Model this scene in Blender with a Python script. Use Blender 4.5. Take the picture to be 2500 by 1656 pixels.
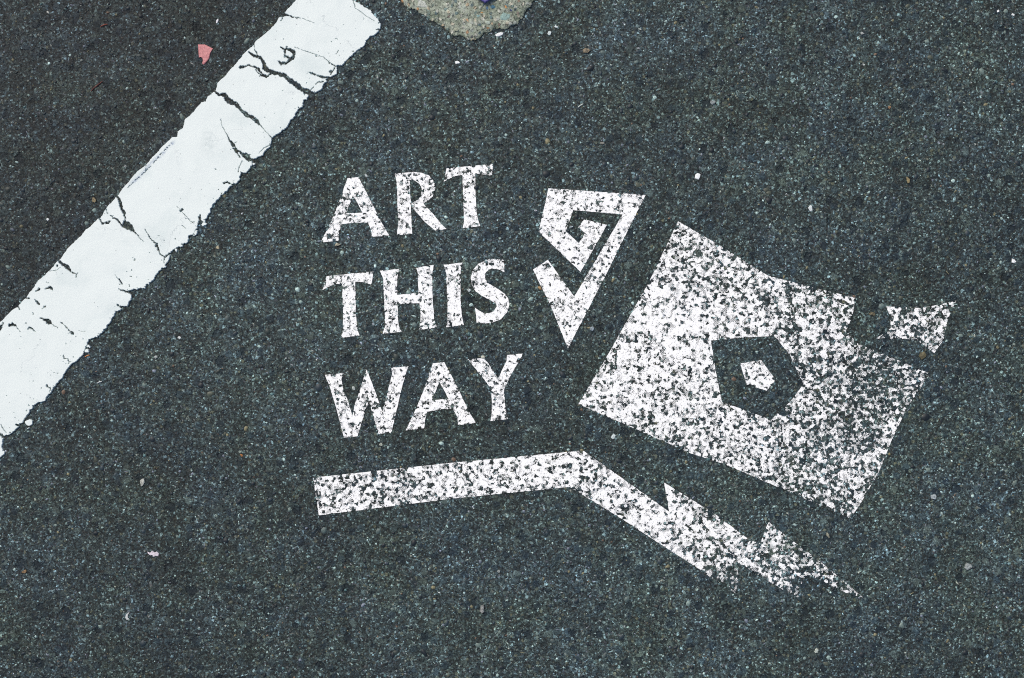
import bpy, math, random
import numpy as np
from mathutils import Vector
from mathutils.geometry import tessellate_polygon

for o in list(bpy.data.objects):
    bpy.data.objects.remove(o, do_unlink=True)
scene = bpy.context.scene

# ------------------------------------------------------------------ camera
# the street is traced in photo pixels (2500 x 1656) and laid on the ground plane at
# its real size: a 12 cm parking line is about 225 px wide, so one pixel is 0.54 mm
S = 0.00054
CX, CY = 1250.0, 828.0
CAM_H = 1.70
cam_d = bpy.data.cameras.new('camera')
cam = bpy.data.objects.new('camera', cam_d)
scene.collection.objects.link(cam)
cam.location = (0, 0, CAM_H)
cam.rotation_euler = (0, 0, 0)
cam_d.sensor_width = 36.0
cam_d.lens = 36.0 * CAM_H / (2500 * S)
cam_d.clip_start = 0.05
cam_d.clip_end = 500
scene.camera = cam

# ------------------------------------------------------------------ light
SUN_EL, SUN_AZ = math.radians(48), math.radians(130)     # azimuth measured from +X, light comes from upper left
world = bpy.data.worlds.new('World')
scene.world = world
world.use_nodes = True
wn = world.node_tree
wn.nodes.clear()
wo = wn.nodes.new('ShaderNodeOutputWorld')
wb = wn.nodes.new('ShaderNodeBackground')
ws = wn.nodes.new('ShaderNodeTexSky')
ws.sky_type = 'NISHITA'
ws.sun_disc = False
ws.sun_elevation = SUN_EL
ws.sun_rotation = math.radians(90) - SUN_AZ
ws.dust_density = 3.0
ws.air_density = 1.0
ws.ozone_density = 1.0
wb.inputs['Strength'].default_value = 0.085
wn.links.new(ws.outputs[0], wb.inputs['Color'])
wn.links.new(wb.outputs[0], wo.inputs['Surface'])

sun_d = bpy.data.lights.new('sun', 'SUN')
sun_d.energy = 1.9
sun_d.angle = math.radians(14)
sun_d.color = (1.0, 0.93, 0.84)
sun = bpy.data.objects.new('sun', sun_d)
scene.collection.objects.link(sun)
d = Vector((math.cos(SUN_AZ) * math.cos(SUN_EL), math.sin(SUN_AZ) * math.cos(SUN_EL), math.sin(SUN_EL)))
sun.rotation_euler = d.to_track_quat('Z', 'Y').to_euler()
sun.location = d * 5

scene.view_settings.view_transform = 'Standard'
scene.view_settings.look = 'None'
scene.view_settings.exposure = 0.50
scene.view_settings.gamma = 1.0
scene.cycles.filter_width = 1.05
scene.cycles.use_denoising = False

# ------------------------------------------------------------------ helpers
C = scene.collection
def W(p, z=0.0):
    return ((p[0] - CX) * S, (CY - p[1]) * S, z)

def tag(o, label=None, cat=None, group=None, kind=None):
    if label: o['label'] = label
    if cat: o['category'] = cat
    if group: o['group'] = group
    if kind: o['kind'] = kind
    return o

def empty(name, px, py):
    o = bpy.data.objects.new(name, None)
    o.empty_display_size = 0.02
    o.location = W((px, py))
    C.objects.link(o)
    return o

def mesh_obj(name, verts, faces, mat, origin=(0, 0, 0), parent=None, smooth=False):
    """verts in world metres; the object's origin is put at `origin`."""
    v = np.asarray(verts, dtype=np.float64) - np.asarray(origin)
    me = bpy.data.meshes.new(name)
    me.from_pydata(v.tolist(), [], faces)
    me.update()
    if smooth:
        me.polygons.foreach_set('use_smooth', [True] * len(me.polygons))
    me.materials.append(mat)
    o = bpy.data.objects.new(name, me)
    C.objects.link(o)
    if parent is not None:
        o.parent = parent
        o.location = Vector(origin) - parent.location
    else:
        o.location = origin
    return o

# value noise on a pixel lattice (photo pixels), several octaves, result about -1..1
def vnoise(X, Y, cell, seed, octaves=1, gain=0.5):
    out = np.zeros_like(X, dtype=np.float32)
    amp, tot = 1.0, 0.0
    for k in range(octaves):
        rs = np.random.RandomState(seed * 17 + k)
        tab = rs.rand(256, 256).astype(np.float32) * 2 - 1
        u, v = X / cell, Y / cell
        iu, iv = np.floor(u).astype(np.int64), np.floor(v).astype(np.int64)
        fu, fv = (u - iu).astype(np.float32), (v - iv).astype(np.float32)
        fu = fu * fu * (3 - 2 * fu); fv = fv * fv * (3 - 2 * fv)
        a = tab[iu & 255, iv & 255]; b = tab[(iu + 1) & 255, iv & 255]
        c = tab[iu & 255, (iv + 1) & 255]; e = tab[(iu + 1) & 255, (iv + 1) & 255]
        out += amp * ((a * (1 - fu) + b * fu) * (1 - fv) + (c * (1 - fu) + e * fu) * fv)
        tot += amp; amp *= gain; cell /= 2.03
    return out / tot * 1.4

# ------------------------------------------------------------------ node helpers
class NT:
    def __init__(self, nt): self.nt = nt
    def n(self, t, **kw):
        x = self.nt.nodes.new(t)
        for k, v in kw.items(): setattr(x, k, v)
        return x
    def put(self, sock, v):
        if v is None: return
        if isinstance(v, bpy.types.NodeSocket): self.nt.links.new(v, sock)
        else: sock.default_value = v
    def m(self, op, a, b=None, c=None, clamp=False):
        x = self.n('ShaderNodeMath', operation=op, use_clamp=clamp)
        self.put(x.inputs[0], a); self.put(x.inputs[1], b); self.put(x.inputs[2], c)
        return x.outputs[0]
    def vm(self, op, a, b=None, scale=None):
        x = self.n('ShaderNodeVectorMath', operation=op)
        self.put(x.inputs[0], a); self.put(x.inputs[1], b)
        if scale is not None: self.put(x.inputs['Scale'], scale)
        return x.outputs['Value'] if op in ('LENGTH', 'DOT_PRODUCT', 'DISTANCE') else x.outputs[0]
    def step(self, v, lo, hi):
        x = self.n('ShaderNodeMapRange', interpolation_type='SMOOTHSTEP')
        self.put(x.inputs['Value'], v); self.put(x.inputs['From Min'], lo); self.put(x.inputs['From Max'], hi)
        return x.outputs[0]
    def rng(self, v, a, b, c, e):
        x = self.n('ShaderNodeMapRange')
        for s, q in zip(('Value', 'From Min', 'From Max', 'To Min', 'To Max'), (v, a, b, c, e)):
            self.put(x.inputs[s], q)
        return x.outputs[0]
    def ramp(self, v, stops, interp='LINEAR'):
        x = self.n('ShaderNodeValToRGB')
        cr = x.color_ramp; cr.interpolation = interp
        while len(cr.elements) < len(stops): cr.elements.new(0.5)
        for e, (p, c) in zip(cr.elements, stops):
            e.position = p
            if not hasattr(c, '__len__'): c = (c, c, c)
            e.color = (c[0], c[1], c[2], 1)
        self.put(x.inputs[0], v)
        return x.outputs[0]
    def mix(self, f, a, b, mode='MIX'):
        x = self.n('ShaderNodeMix', data_type='RGBA', blend_type=mode)
        self.put(x.inputs[0], f)
        for s, q in ((x.inputs[6], a), (x.inputs[7], b)):
            if isinstance(q, tuple) and len(q) == 3: q = q + (1,)
            self.put(s, q)
        return x.outputs[2]
    def noise(self, vec, scale, detail=2.0, rough=0.5, dim='2D', out=0):
        x = self.n('ShaderNodeTexNoise', noise_dimensions=dim)
        self.put(x.inputs['Vector'], vec)
        x.inputs['Scale'].default_value = scale
        x.inputs['Detail'].default_value = detail
        x.inputs['Roughness'].default_value = rough
        return x.outputs[out]
    def vor(self, vec, scale, feature='F1', metric='EUCLIDEAN', rnd=1.0, dim='2D'):
        x = self.n('ShaderNodeTexVoronoi', voronoi_dimensions=dim, feature=feature)
        if feature != 'DISTANCE_TO_EDGE': x.distance = metric
        self.put(x.inputs['Vector'], vec)
        x.inputs['Scale'].default_value = scale
        x.inputs['Randomness'].default_value = rnd
        return x
    def sep(self, v):
        x = self.n('ShaderNodeSeparateXYZ'); self.put(x.inputs[0], v)
        return x.outputs
    def sepc(self, v):
        x = self.n('ShaderNodeSeparateColor'); self.put(x.inputs[0], v)
        return x.outputs

def px_coords(t):
    """world position expressed in photo pixels on the ground (x right, y down)."""
    g = t.n('ShaderNodeNewGeometry')
    v = t.vm('MULTIPLY', g.outputs['Position'], (1 / S, -1 / S, 1 / S))
    return t.vm('ADD', v, (CX, CY, 0))

# ------------------------------------------------------------------ asphalt node group
def asphalt_group():
    ng = bpy.data.node_groups.new('asphalt_nodes', 'ShaderNodeTree')
    ng.interface.new_socket('Color', in_out='OUTPUT', socket_type='NodeSocketColor')
    ng.interface.new_socket('Height', in_out='OUTPUT', socket_type='NodeSocketFloat')
    t = NT(ng)
    out = t.n('NodeGroupOutput')
    P = px_coords(t)
    # a little domain warp so that no cell looks geometric
    wv = t.noise(P, 1 / 11.0, 2, 0.6, out=1)
    wv = t.vm('SUBTRACT', wv, (0.5, 0.5, 0.5))
    Pw = t.vm('ADD', P, t.vm('SCALE', wv, scale=7.0))
    # tones of the binder
    big = t.noise(P, 1 / 900.0, 3, 0.55)
    mid = t.noise(P, 1 / 120.0, 3, 0.6)
    sml = t.noise(P, 1 / 22.0, 3, 0.65)
    # sand
    v1 = t.vor(Pw, 1 / 3.6)
    c1 = t.sepc(v1.outputs['Color'])
    sand = t.ramp(c1[0], [(0.0, 0.014), (0.30, 0.026), (0.60, 0.043), (0.82, 0.070), (0.94, 0.125), (1.0, 0.30)])
    tint = t.ramp(c1[1], [(0.0, (0.88, 0.98, 1.08)), (0.35, (0.94, 1.0, 1.0)), (0.6, (0.99, 1.0, 0.91)),
                          (0.85, (1.0, 0.98, 0.95)), (0.95, (1.25, 0.92, 0.75)), (1.0, (1.15, 0.9, 1.1))])
    col = t.mix(1.0, sand, tint, 'MULTIPLY')
    # finer grit
    v0 = t.vor(P, 1 / 2.1)
    c0 = t.sepc(v0.outputs['Color'])
    grit = t.ramp(c0[0], [(0.0, 0.45), (0.6, 0.85), (0.88, 1.4), (1.0, 2.8)])
    col = t.mix(0.75, col, grit, 'MULTIPLY')
    # small stones
    v2 = t.vor(Pw, 1 / 9.0)
    c2 = t.sepc(v2.outputs['Color'])
    s2c = t.ramp(c2[1], [(0.0, (0.014, 0.017, 0.020)), (0.3, (0.03, 0.035, 0.035)), (0.55, (0.05, 0.055, 0.06)),
                         (0.78, (0.085, 0.085, 0.072)), (0.9, (0.13, 0.095, 0.06)), (0.97, (0.20, 0.22, 0.22)), (1.0, (0.36, 0.38, 0.38))])
    s2c = t.mix(0.55, s2c, grit, 'MULTIPLY')
    k2 = t.m('MULTIPLY', t.step(c2[0], 0.62, 0.66), t.step(v2.outputs['Distance'], 0.46, 0.36))
    col = t.mix(t.m('MULTIPLY', k2, 0.8), col, s2c)
    # bigger stones, mostly dark blue or grey, low contrast
    v3 = t.vor(t.vm('ADD', Pw, (511.0, 77.0, 0)), 1 / 25.0)
    c3 = t.sepc(v3.outputs['Color'])
    s3c = t.ramp(c3[1], [(0.0, (0.008, 0.014, 0.022)), (0.45, (0.015, 0.021, 0.027)), (0.7, (0.04, 0.05, 0.06)), (0.93, (0.075, 0.07, 0.058)), (1.0, (0.12, 0.12, 0.11))])
    s3c = t.mix(0.5, s3c, grit, 'MULTIPLY')
    k3 = t.m('MULTIPLY', t.step(c3[0], 0.74, 0.76), t.step(v3.outputs['Distance'], 0.42, 0.30))
    col = t.mix(t.m('MULTIPLY', k3, 0.7), col, s3c)
    # pores: small dark voids
    pore = t.step(t.noise(P, 1 / 7.0, 3, 0.7), 0.40, 0.30)
    col = t.mix(t.m('MULTIPLY', pore, 0.75), col, (0.007, 0.009, 0.011))
    pit = t.vor(t.vm('ADD', t.vm('ADD', P, t.vm('SCALE', wv, scale=22.0)), (71.0, 913.0, 0)), 1 / 62.0)
    pc = t.sepc(pit.outputs['Color'])
    pk = t.m('MULTIPLY', t.step(pc[0], 0.66, 0.68), t.step(pit.outputs['Distance'], t.rng(pc[1], 0.0, 1.0, 0.09, 0.24), t.rng(pc[1], 0.0, 1.0, 0.04, 0.15)))
    col = t.mix(t.m('MULTIPLY', pk, 0.86), col, (0.010, 0.014, 0.018))
    # slow tone changes of the worn surface
    f = t.m('MULTIPLY', t.rng(big, 0.3, 0.7, 0.80, 1.20), t.rng(mid, 0.3, 0.7, 0.80, 1.20))
    f = t.m('MULTIPLY', f, t.rng(sml, 0.3, 0.7, 0.72, 1.28))
    hue = t.ramp(t.noise(t.vm('ADD', P, (900, 300, 0)), 1 / 160.0, 4, 0.6),
                 [(0.35, (0.97, 1.0, 1.09)), (0.5, (0.99, 1.0, 1.0)), (0.65, (1.0, 1.0, 0.91))])
    col = t.mix(1.0, col, hue, 'MULTIPLY')
    # fresher, browner mat on the far side of the line (a seam runs under the line)
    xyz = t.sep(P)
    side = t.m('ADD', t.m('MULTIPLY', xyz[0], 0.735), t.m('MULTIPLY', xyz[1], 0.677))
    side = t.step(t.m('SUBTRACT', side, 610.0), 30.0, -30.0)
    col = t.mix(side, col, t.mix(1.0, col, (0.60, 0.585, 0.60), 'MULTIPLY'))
    f = t.m('MULTIPLY', f, 1.17)
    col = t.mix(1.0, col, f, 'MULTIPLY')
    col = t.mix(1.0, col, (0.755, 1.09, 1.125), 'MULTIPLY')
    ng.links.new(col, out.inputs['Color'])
    h = t.m('ADD', t.m('MULTIPLY', c1[0], 0.35), t.m('MULTIPLY', k2, 0.4))
    h = t.m('ADD', h, t.m('MULTIPLY', sml, 0.9))
    h = t.m('SUBTRACT', h, t.m('MULTIPLY', pore, 0.9))
    h = t.m('ADD', h, t.m('MULTIPLY', k3, 0.3))
    h = t.m('SUBTRACT', h, t.m('MULTIPLY', pk, 1.2))
    ng.links.new(h, out.inputs['Height'])
    return ng
ASPH = asphalt_group()

def new_mat(name):
    m = bpy.data.materials.new(name); m.use_nodes = True
    m.node_tree.nodes.clear()
    t = NT(m.node_tree)
    b = t.n('ShaderNodeBsdfPrincipled'); o = t.n('ShaderNodeOutputMaterial')
    m.node_tree.links.new(b.outputs[0], o.inputs[0])
    return m, t, b

def bump(t, b, h, dist, strength=1.0):
    x = t.n('ShaderNodeBump'); x.inputs['Distance'].default_value = dist
    x.inputs['Strength'].default_value = strength
    t.put(x.inputs['Height'], h)
    t.put(b.inputs['Normal'], x.outputs[0])

def mat_asphalt():
    m, t, b = new_mat('asphalt')
    g = t.n('ShaderNodeGroup'); g.node_tree = ASPH
    t.put(b.inputs['Base Color'], g.outputs[0])
    b.inputs['Roughness'].default_value = 0.72
    b.inputs['Specular IOR Level'].default_value = 0.35
    bump(t, b, g.outputs[1], 0.0011)
    return m

def mat_stencil(name, wear, blobs=(), grad=None, blob_px=9.5):
    """white stencil paint on asphalt; blobs = ((x, y, radius, amount), ...) places worn more (+) or less (-)."""
    m, t, b = new_mat(name)
    g = t.n('ShaderNodeGroup'); g.node_tree = ASPH
    P = px_coords(t)
    w = wear
    for (bx, by, br, amt) in blobs:
        dd = t.vm('LENGTH', t.vm('MULTIPLY', t.vm('SUBTRACT', P, (bx, by, 0)), (1, 1, 0)))
        e = t.m('MULTIPLY', t.step(dd, br, br * 0.15), amt)
        w = t.m('ADD', w, e)
    xyz = t.sep(P)
    if grad:                                    # (dx, dy, start, end, amount)
        q = t.m('ADD', t.m('MULTIPLY', xyz[0], grad[0]), t.m('MULTIPLY', xyz[1], grad[1]))
        w = t.m('ADD', w, t.m('MULTIPLY', t.step(q, grad[2], grad[3]), grad[4]))
    # where the roller touched: the tops of the stones take the paint
    n1 = t.noise(P, 1 / blob_px, 2.5, 0.62)
    n2 = t.noise(t.vm('ADD', P, (333, 111, 0)), 1 / 34.0, 3, 0.55)
    n3 = t.noise(t.vm('MULTIPLY', P, (1, 1, 0)), 1 / 170.0, 2, 0.5)
    wz = t.vm('SUBTRACT', t.noise(P, 1 / 8.0, 2, 0.6, out=1), (0.5, 0.5, 0.5))
    vs = t.vor(t.vm('ADD', P, t.vm('SCALE', wz, scale=9.0)), 1 / (blob_px * 0.9))
    cs = t.sepc(vs.outputs['Color'])
    v = t.m('ADD', t.m('MULTIPLY', n1, 0.55), t.m('MULTIPLY', cs[0], 0.45))
    v = t.m('ADD', v, t.m('MULTIPLY', n2, 0.28))
    v = t.m('ADD', v, t.m('MULTIPLY', n3, 0.18))
    v = t.m('SUBTRACT', v, 0.73)                # about -0.3..0.3 around 0
    v = t.m('SUBTRACT', v, w)                   # wear raises the threshold
    # blocky edge of each patch: the overspray sits on a square screen
    cell = 5.4
    fx = t.m('SUBTRACT', t.m('FRACT', t.m('DIVIDE', xyz[0], cell)), 0.5)
    fy = t.m('SUBTRACT', t.m('FRACT', t.m('DIVIDE', xyz[1], cell)), 0.5)
    dch = t.m('MAXIMUM', t.m('ABSOLUTE', fx), t.m('ABSOLUTE', fy))
    ring = t.m('MULTIPLY', t.step(dch, 0.16, 0.22), t.step(dch, 0.46, 0.40))
    snap = t.n('ShaderNodeVectorMath', operation='SNAP')
    t.put(snap.inputs[0], P); snap.inputs[1].default_value = (cell, cell, 1)
    wnz = t.n('ShaderNodeTexWhiteNoise', noise_dimensions='2D')
    t.put(wnz.inputs['Vector'], snap.outputs[0])
    rnd = wnz.outputs['Value']
    ringon = t.step(t.m('ADD', v, t.m('MULTIPLY', t.m('SUBTRACT', rnd, 0.5), 0.34)), -0.085, -0.07)
    # fine grit breaks up the solid patches
    solid = t.step(v, -0.006, 0.012)
    fine = t.noise(P, 1 / 3.2, 1, 0.5)
    gaps = t.step(t.m('SUBTRACT', fine, t.m('MULTIPLY', v, 1.0)), 0.57, 0.50)
    solid = t.m('MULTIPLY', solid, gaps)
    mist = t.m('MULTIPLY', t.step(v, -0.10, 0.0), 0.06)
    mask = t.m('MAXIMUM', solid, t.m('MULTIPLY', t.m('MULTIPLY', ring, ringon), 0.85))
    mask = t.m('MAXIMUM', mask, mist, clamp=True)
    col = t.mix(mask, g.outputs[0], (0.90, 0.91, 0.905))
    t.put(b.inputs['Base Color'], col)
    b.inputs['Roughness'].default_value = 0.7
    b.inputs['Specular IOR Level'].default_value = 0.3
    hh = t.m('ADD', t.m('MULTIPLY', g.outputs[1], t.m('SUBTRACT', 1.0, t.m('MULTIPLY', mask, 0.75))), t.m('MULTIPLY', mask, 0.5))
    bump(t, b, hh, 0.0008)
    return m

def mat_line():
    m, t, b = new_mat('line_paint')
    P = px_coords(t)
    col = (0.735, 0.79, 0.81, 1)
    n = t.noise(P, 1 / 90.0, 4, 0.6)
    col = t.mix(t.step(n, 0.48, 0.75), (0.72, 0.785, 0.765), (0.66, 0.735, 0.72))
    grain = t.noise(P, 1 / 4.0, 2, 0.7)
    col = t.mix(t.m('MULTIPLY', t.step(grain, 0.45, 0.75), 0.30), col, (0.62, 0.67, 0.69))
    # grey-green tyre smudge near the middle of the line
    dd = t.vm('LENGTH', t.vm('MULTIPLY', t.vm('SUBTRACT', P, (512, 345, 0)), (1.4, 0.75, 0)))
    sm = t.m('MULTIPLY', t.step(dd, 42, 6), t.step(t.noise(P, 1 / 14.0, 3, 0.6), 0.35, 0.62))
    col = t.mix(t.m('MULTIPLY', sm, 0.45), col, (0.50, 0.57, 0.57))
    # blue scuff dragged along the ridge of the upper left edge
    xyz = t.sep(P)
    al = t.m('ADD', t.m('MULTIPLY', t.m('SUBTRACT', xyz[0], 425), -0.7071), t.m('MULTIPLY', t.m('SUBTRACT', xyz[1], 347), 0.7071))
    ac = t.m('ADD', t.m('MULTIPLY', t.m('SUBTRACT', xyz[0], 425), 0.7071), t.m('MULTIPLY', t.m('SUBTRACT', xyz[1], 347), 0.7071))
    wig = t.m('MULTIPLY', t.m('SUBTRACT', t.noise(P, 1 / 30.0, 2, 0.5), 0.5), 10.0)
    ac = t.m('ABSOLUTE', t.m('ADD', ac, wig))
    sc = t.m('MULTIPLY', t.step(ac, 6.5, 0.6), t.m('MULTIPLY', t.step(al, -8, 6), t.step(al, 165, 130)))
    st = t.n('ShaderNodeVectorRotate', rotation_type='Z_AXIS'); t.put(st.inputs['Vector'], P); st.inputs['Angle'].default_value = math.radians(45)
    stn = t.noise(t.vm('MULTIPLY', st.outputs[0], (0.55, 0.05, 0)), 1.0, 3, 0.7)
    sc = t.m('MULTIPLY', sc, t.step(stn, 0.38, 0.58))
    col = t.mix(t.m('MULTIPLY', sc, 0.75), col, (0.26, 0.33, 0.44))
    # dirt specks
    sp = t.vor(P, 1 / 26.0)
    spc = t.sepc(sp.outputs['Color'])
    spk = t.m('MULTIPLY', t.step(spc[0], 0.86, 0.87), t.step(sp.outputs['Distance'], 0.055, 0.03))
    col = t.mix(t.m('MULTIPLY', spk, 0.7), col, (0.16, 0.18, 0.19))
    # hair cracks
    hv = t.vor(t.vm('ADD', P, t.vm('SCALE', t.noise(P, 1 / 40.0, 3, 0.6, out=1), scale=60.0)), 1 / 210.0, 'DISTANCE_TO_EDGE')
    hc = t.m('MULTIPLY', t.step(hv.outputs['Distance'], 0.0045, 0.001), t.step(t.noise(P, 1 / 120.0, 1), 0.5, 0.6))
    col = t.mix(t.m('MULTIPLY', hc, 0.5), col, (0.35, 0.4, 0.42))
    t.put(b.inputs['Base Color'], col)
    b.inputs['Roughness'].default_value = 0.62
    b.inputs['Specular IOR Level'].default_value = 0.3
    bump(t, b, t.m('ADD', t.noise(P, 1 / 5.0, 3, 0.6), t.m('MULTIPLY', t.noise(P, 1 / 60.0, 3, 0.6), 2.0)), 0.00012)
    return m

def mat_concrete():
    m, t, b = new_mat('concrete')
    P = px_coords(t)
    n = t.noise(P, 1 / 40.0, 4, 0.65)
    col = t.mix(t.step(n, 0.35, 0.65), (0.17, 0.205, 0.15), (0.32, 0.355, 0.285))
    v = t.vor(t.vm('ADD', P, t.vm('SCALE', t.noise(P, 1 / 14.0, 3, 0.6, out=1), scale=9.0)), 1 / 9.5)
    c = t.sepc(v.outputs['Color'])
    sc = t.ramp(c[1], [(0.0, (0.03, 0.07, 0.11)), (0.12, (0.12, 0.19, 0.18)), (0.3, (0.20, 0.23, 0.18)), (0.5, (0.36, 0.40, 0.36)),
                       (0.7, (0.50, 0.50, 0.43)), (0.85, (0.42, 0.36, 0.25)), (0.95, (0.45, 0.22, 0.08)), (1.0, (0.08, 0.1, 0.12))])
    k = t.m('MULTIPLY', t.step(c[0], 0.5, 0.55), t.step(v.outputs['Distance'], 0.48, 0.34))
    col = t.mix(t.m('MULTIPLY', k, 0.8), col, sc)
    v1 = t.vor(P, 1 / 3.4); c1 = t.sepc(v1.outputs['Color'])
    gr = t.ramp(c1[0], [(0.0, 0.22), (0.12, 0.65), (0.6, 1.0), (1.0, 1.45)])
    col = t.mix(0.75, col, gr, 'MULTIPLY')
    po = t.step(t.noise(P, 1 / 6.0, 3, 0.7), 0.39, 0.32)
    col = t.mix(t.m('MULTIPLY', po, 0.75), col, (0.04, 0.045, 0.035))
    t.put(b.inputs['Base Color'], col)
    b.inputs['Roughness'].default_value = 0.8
    h = t.m('SUBTRACT', t.m('ADD', t.m('MULTIPLY', n, 2.0), t.m('MULTIPLY', k, 0.5)), po)
    bump(t, b, h, 0.0012)
    return m

_mats = {}
def mat_stone(rgb, rough=0.7, grain=0.45):
    key = (tuple(rgb), rough, grain)
    if key in _mats: return _mats[key]
    m, t, b = new_mat('stone')
    P = px_coords(t)
    n = t.noise(P, 1 / 5.0, 3, 0.7)
    dark = tuple(x * (1 - grain) for x in rgb); lite = tuple(min(0.92, x * (1 + grain * 0.4)) for x in rgb)
    col = t.mix(t.step(n, 0.33, 0.62), dark, lite)
    t.put(b.inputs['Base Color'], col)
    b.inputs['Roughness'].default_value = rough
    bump(t, b, n, 0.0005)
    _mats[key] = m
    return m

def mat_attr_stones():
    m, t, b = new_mat('aggregate')
    a = t.n('ShaderNodeVertexColor', layer_name='stone_colour')
    P = px_coords(t)
    n = t.noise(P, 1 / 3.5, 2, 0.7)
    col = t.mix(1.0, a.outputs['Color'], t.rng(n, 0.3, 0.7, 0.7, 1.3), 'MULTIPLY')
    t.put(b.inputs['Base Color'], col)
    b.inputs['Roughness'].default_value = 0.55
    b.inputs['Specular IOR Level'].default_value = 0.4
    return m

M_ASPH = mat_asphalt()
M_LINE = mat_line()
M_CONC = mat_concrete()

# ------------------------------------------------------------------ ground
rd = mesh_obj('road', [(-60, -60, 0), (60, -60, 0), (60, 60, 0), (-60, 60, 0)], [(0, 1, 2, 3)], M_ASPH)
tag(rd, 'dark speckled asphalt road surface', 'road', kind='structure')

# ------------------------------------------------------------------ distance field tools (in photo pixels)
class Field:
    def __init__(self, x0, y0, x1, y1, step=1.0, far=14.0):
        self.x0, self.y0, self.st, self.far = x0, y0, step, far
        self.nx = int((x1 - x0) / step) + 1; self.ny = int((y1 - y0) / step) + 1
        xs = x0 + np.arange(self.nx, dtype=np.float32) * step
        ys = y0 + np.arange(self.ny, dtype=np.float32) * step
        self.X, self.Y = np.meshgrid(xs, ys)
        self.F = np.full(self.X.shape, -far, dtype=np.float32)
    def win(self, xa, ya, xb, yb, pad):
        i0 = max(0, int((min(xa, xb) - pad - self.x0) / self.st)); i1 = min(self.nx, int((max(xa, xb) + pad - self.x0) / self.st) + 2)
        j0 = max(0, int((min(ya, yb) - pad - self.y0) / self.st)); j1 = min(self.ny, int((max(ya, yb) + pad - self.y0) / self.st) + 2)
        return slice(j0, max(j0, j1)), slice(i0, max(i0, i1))
    def poly(self, pts):
        D = np.full(self.X.shape, self.far, dtype=np.float32)
        ins = np.zeros(self.X.shape, dtype=bool)
        n = len(pts)
        for k in range(n):
            (xa, ya), (xb, yb) = pts[k], pts[(k + 1) % n]
            sl = self.win(xa, ya, xb, yb, self.far)
            X, Y = self.X[sl], self.Y[sl]
            if X.size:
                dx, dy = xb - xa, yb - ya
                tt = np.clip(((X - xa) * dx + (Y - ya) * dy) / (dx * dx + dy * dy + 1e-9), 0, 1)
                D[sl] = np.minimum(D[sl], np.hypot(X - xa - tt * dx, Y - ya - tt * dy))
            if ya != yb:
                rows = self.win(0, ya, 0, yb, 1)[0]
                X, Y = self.X[rows], self.Y[rows]
                hit = ((ya > Y) != (yb > Y)) & (X < (xb - xa) * (Y - ya) / (yb - ya) + xa)
                ins[rows] ^= hit
        return np.where(ins, D, -D)
    def cut(self, F, pts, jag=1.6, seed=0):
        """remove a crack: pts = (x, y, width) polyline; width varies along it."""
        if len(pts) == 1: pts = [pts[0], (pts[0][0] + 0.1, pts[0][1], pts[0][2])]
        for (xa, ya, wa), (xb, yb, wb) in zip(pts[:-1], pts[1:]):
            sl = self.win(xa, ya, xb, yb, max(wa, wb) + 8)
            X, Y = self.X[sl], self.Y[sl]
            if not X.size: continue
            jw = min(1.0, max(wa, wb) / 5.0)
            X = X + self.NX[sl] * jag * (0.5 + jw); Y = Y + self.NY[sl] * jag * (0.5 + jw)
            dx, dy = xb - xa, yb - ya
            tt = np.clip(((X - xa) * dx + (Y - ya) * dy) / (dx * dx + dy * dy + 1e-9), 0, 1)
            dd = np.hypot(X - xa - tt * dx, Y - ya - tt * dy) - (wa + (wb - wa) * tt) * 0.5 - self.NZ[sl] * 1.3 * jw
            F[sl] = np.minimum(F[sl], dd)
    def add(self, F, x, y, a, b, rot=0.0):
        sl = self.win(x, y, x, y, max(a, b) + 8)
        X, Y = self.X[sl] + self.NX[sl] * 2.6 - x, self.Y[sl] + self.NY[sl] * 2.6 - y
        c, s = math.cos(rot), math.sin(rot)
        u, v = (X * c + Y * s) / a, (-X * s + Y * c) / b
        F[sl] = np.maximum(F[sl], (1 - np.hypot(u, v)) * min(a, b))
    def hole(self, F, x, y, a, b, rot=0.0):
        G = np.full_like(F, -99); self.add(G, x, y, a, b, rot)
        np.minimum(F, -G, out=F)

def label_runs(inside):
    """connected regions (4-neighbour) by row runs and union-find."""
    lab = np.zeros(inside.shape, dtype=np.int32)
    par = [0]
    def find(a):
        while par[a] != a:
            par[a] = par[par[a]]; a = par[a]
        return a
    prev = []
    for j in range(inside.shape[0]):
        row = inside[j]
        dd = np.diff(np.concatenate(([0], row.view(np.int8), [0])))
        st, en = np.nonzero(dd == 1)[0], np.nonzero(dd == -1)[0]
        cur = []; q = 0
        for a, b in zip(st, en):
            l = 0
            while q < len(prev) and prev[q][1] <= a: q += 1
            k = q
            while k < len(prev) and prev[k][0] < b:
                r = find(prev[k][2])
                if l == 0: l = r
                elif r != l: par[r] = l
                k += 1
            if l == 0:
                l = len(par); par.append(l)
            lab[j, a:b] = l
            cur.append((a, b, l))
        prev = cur
    root = np.array([find(i) for i in range(len(par))], dtype=np.int32)
    return root[lab]

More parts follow.
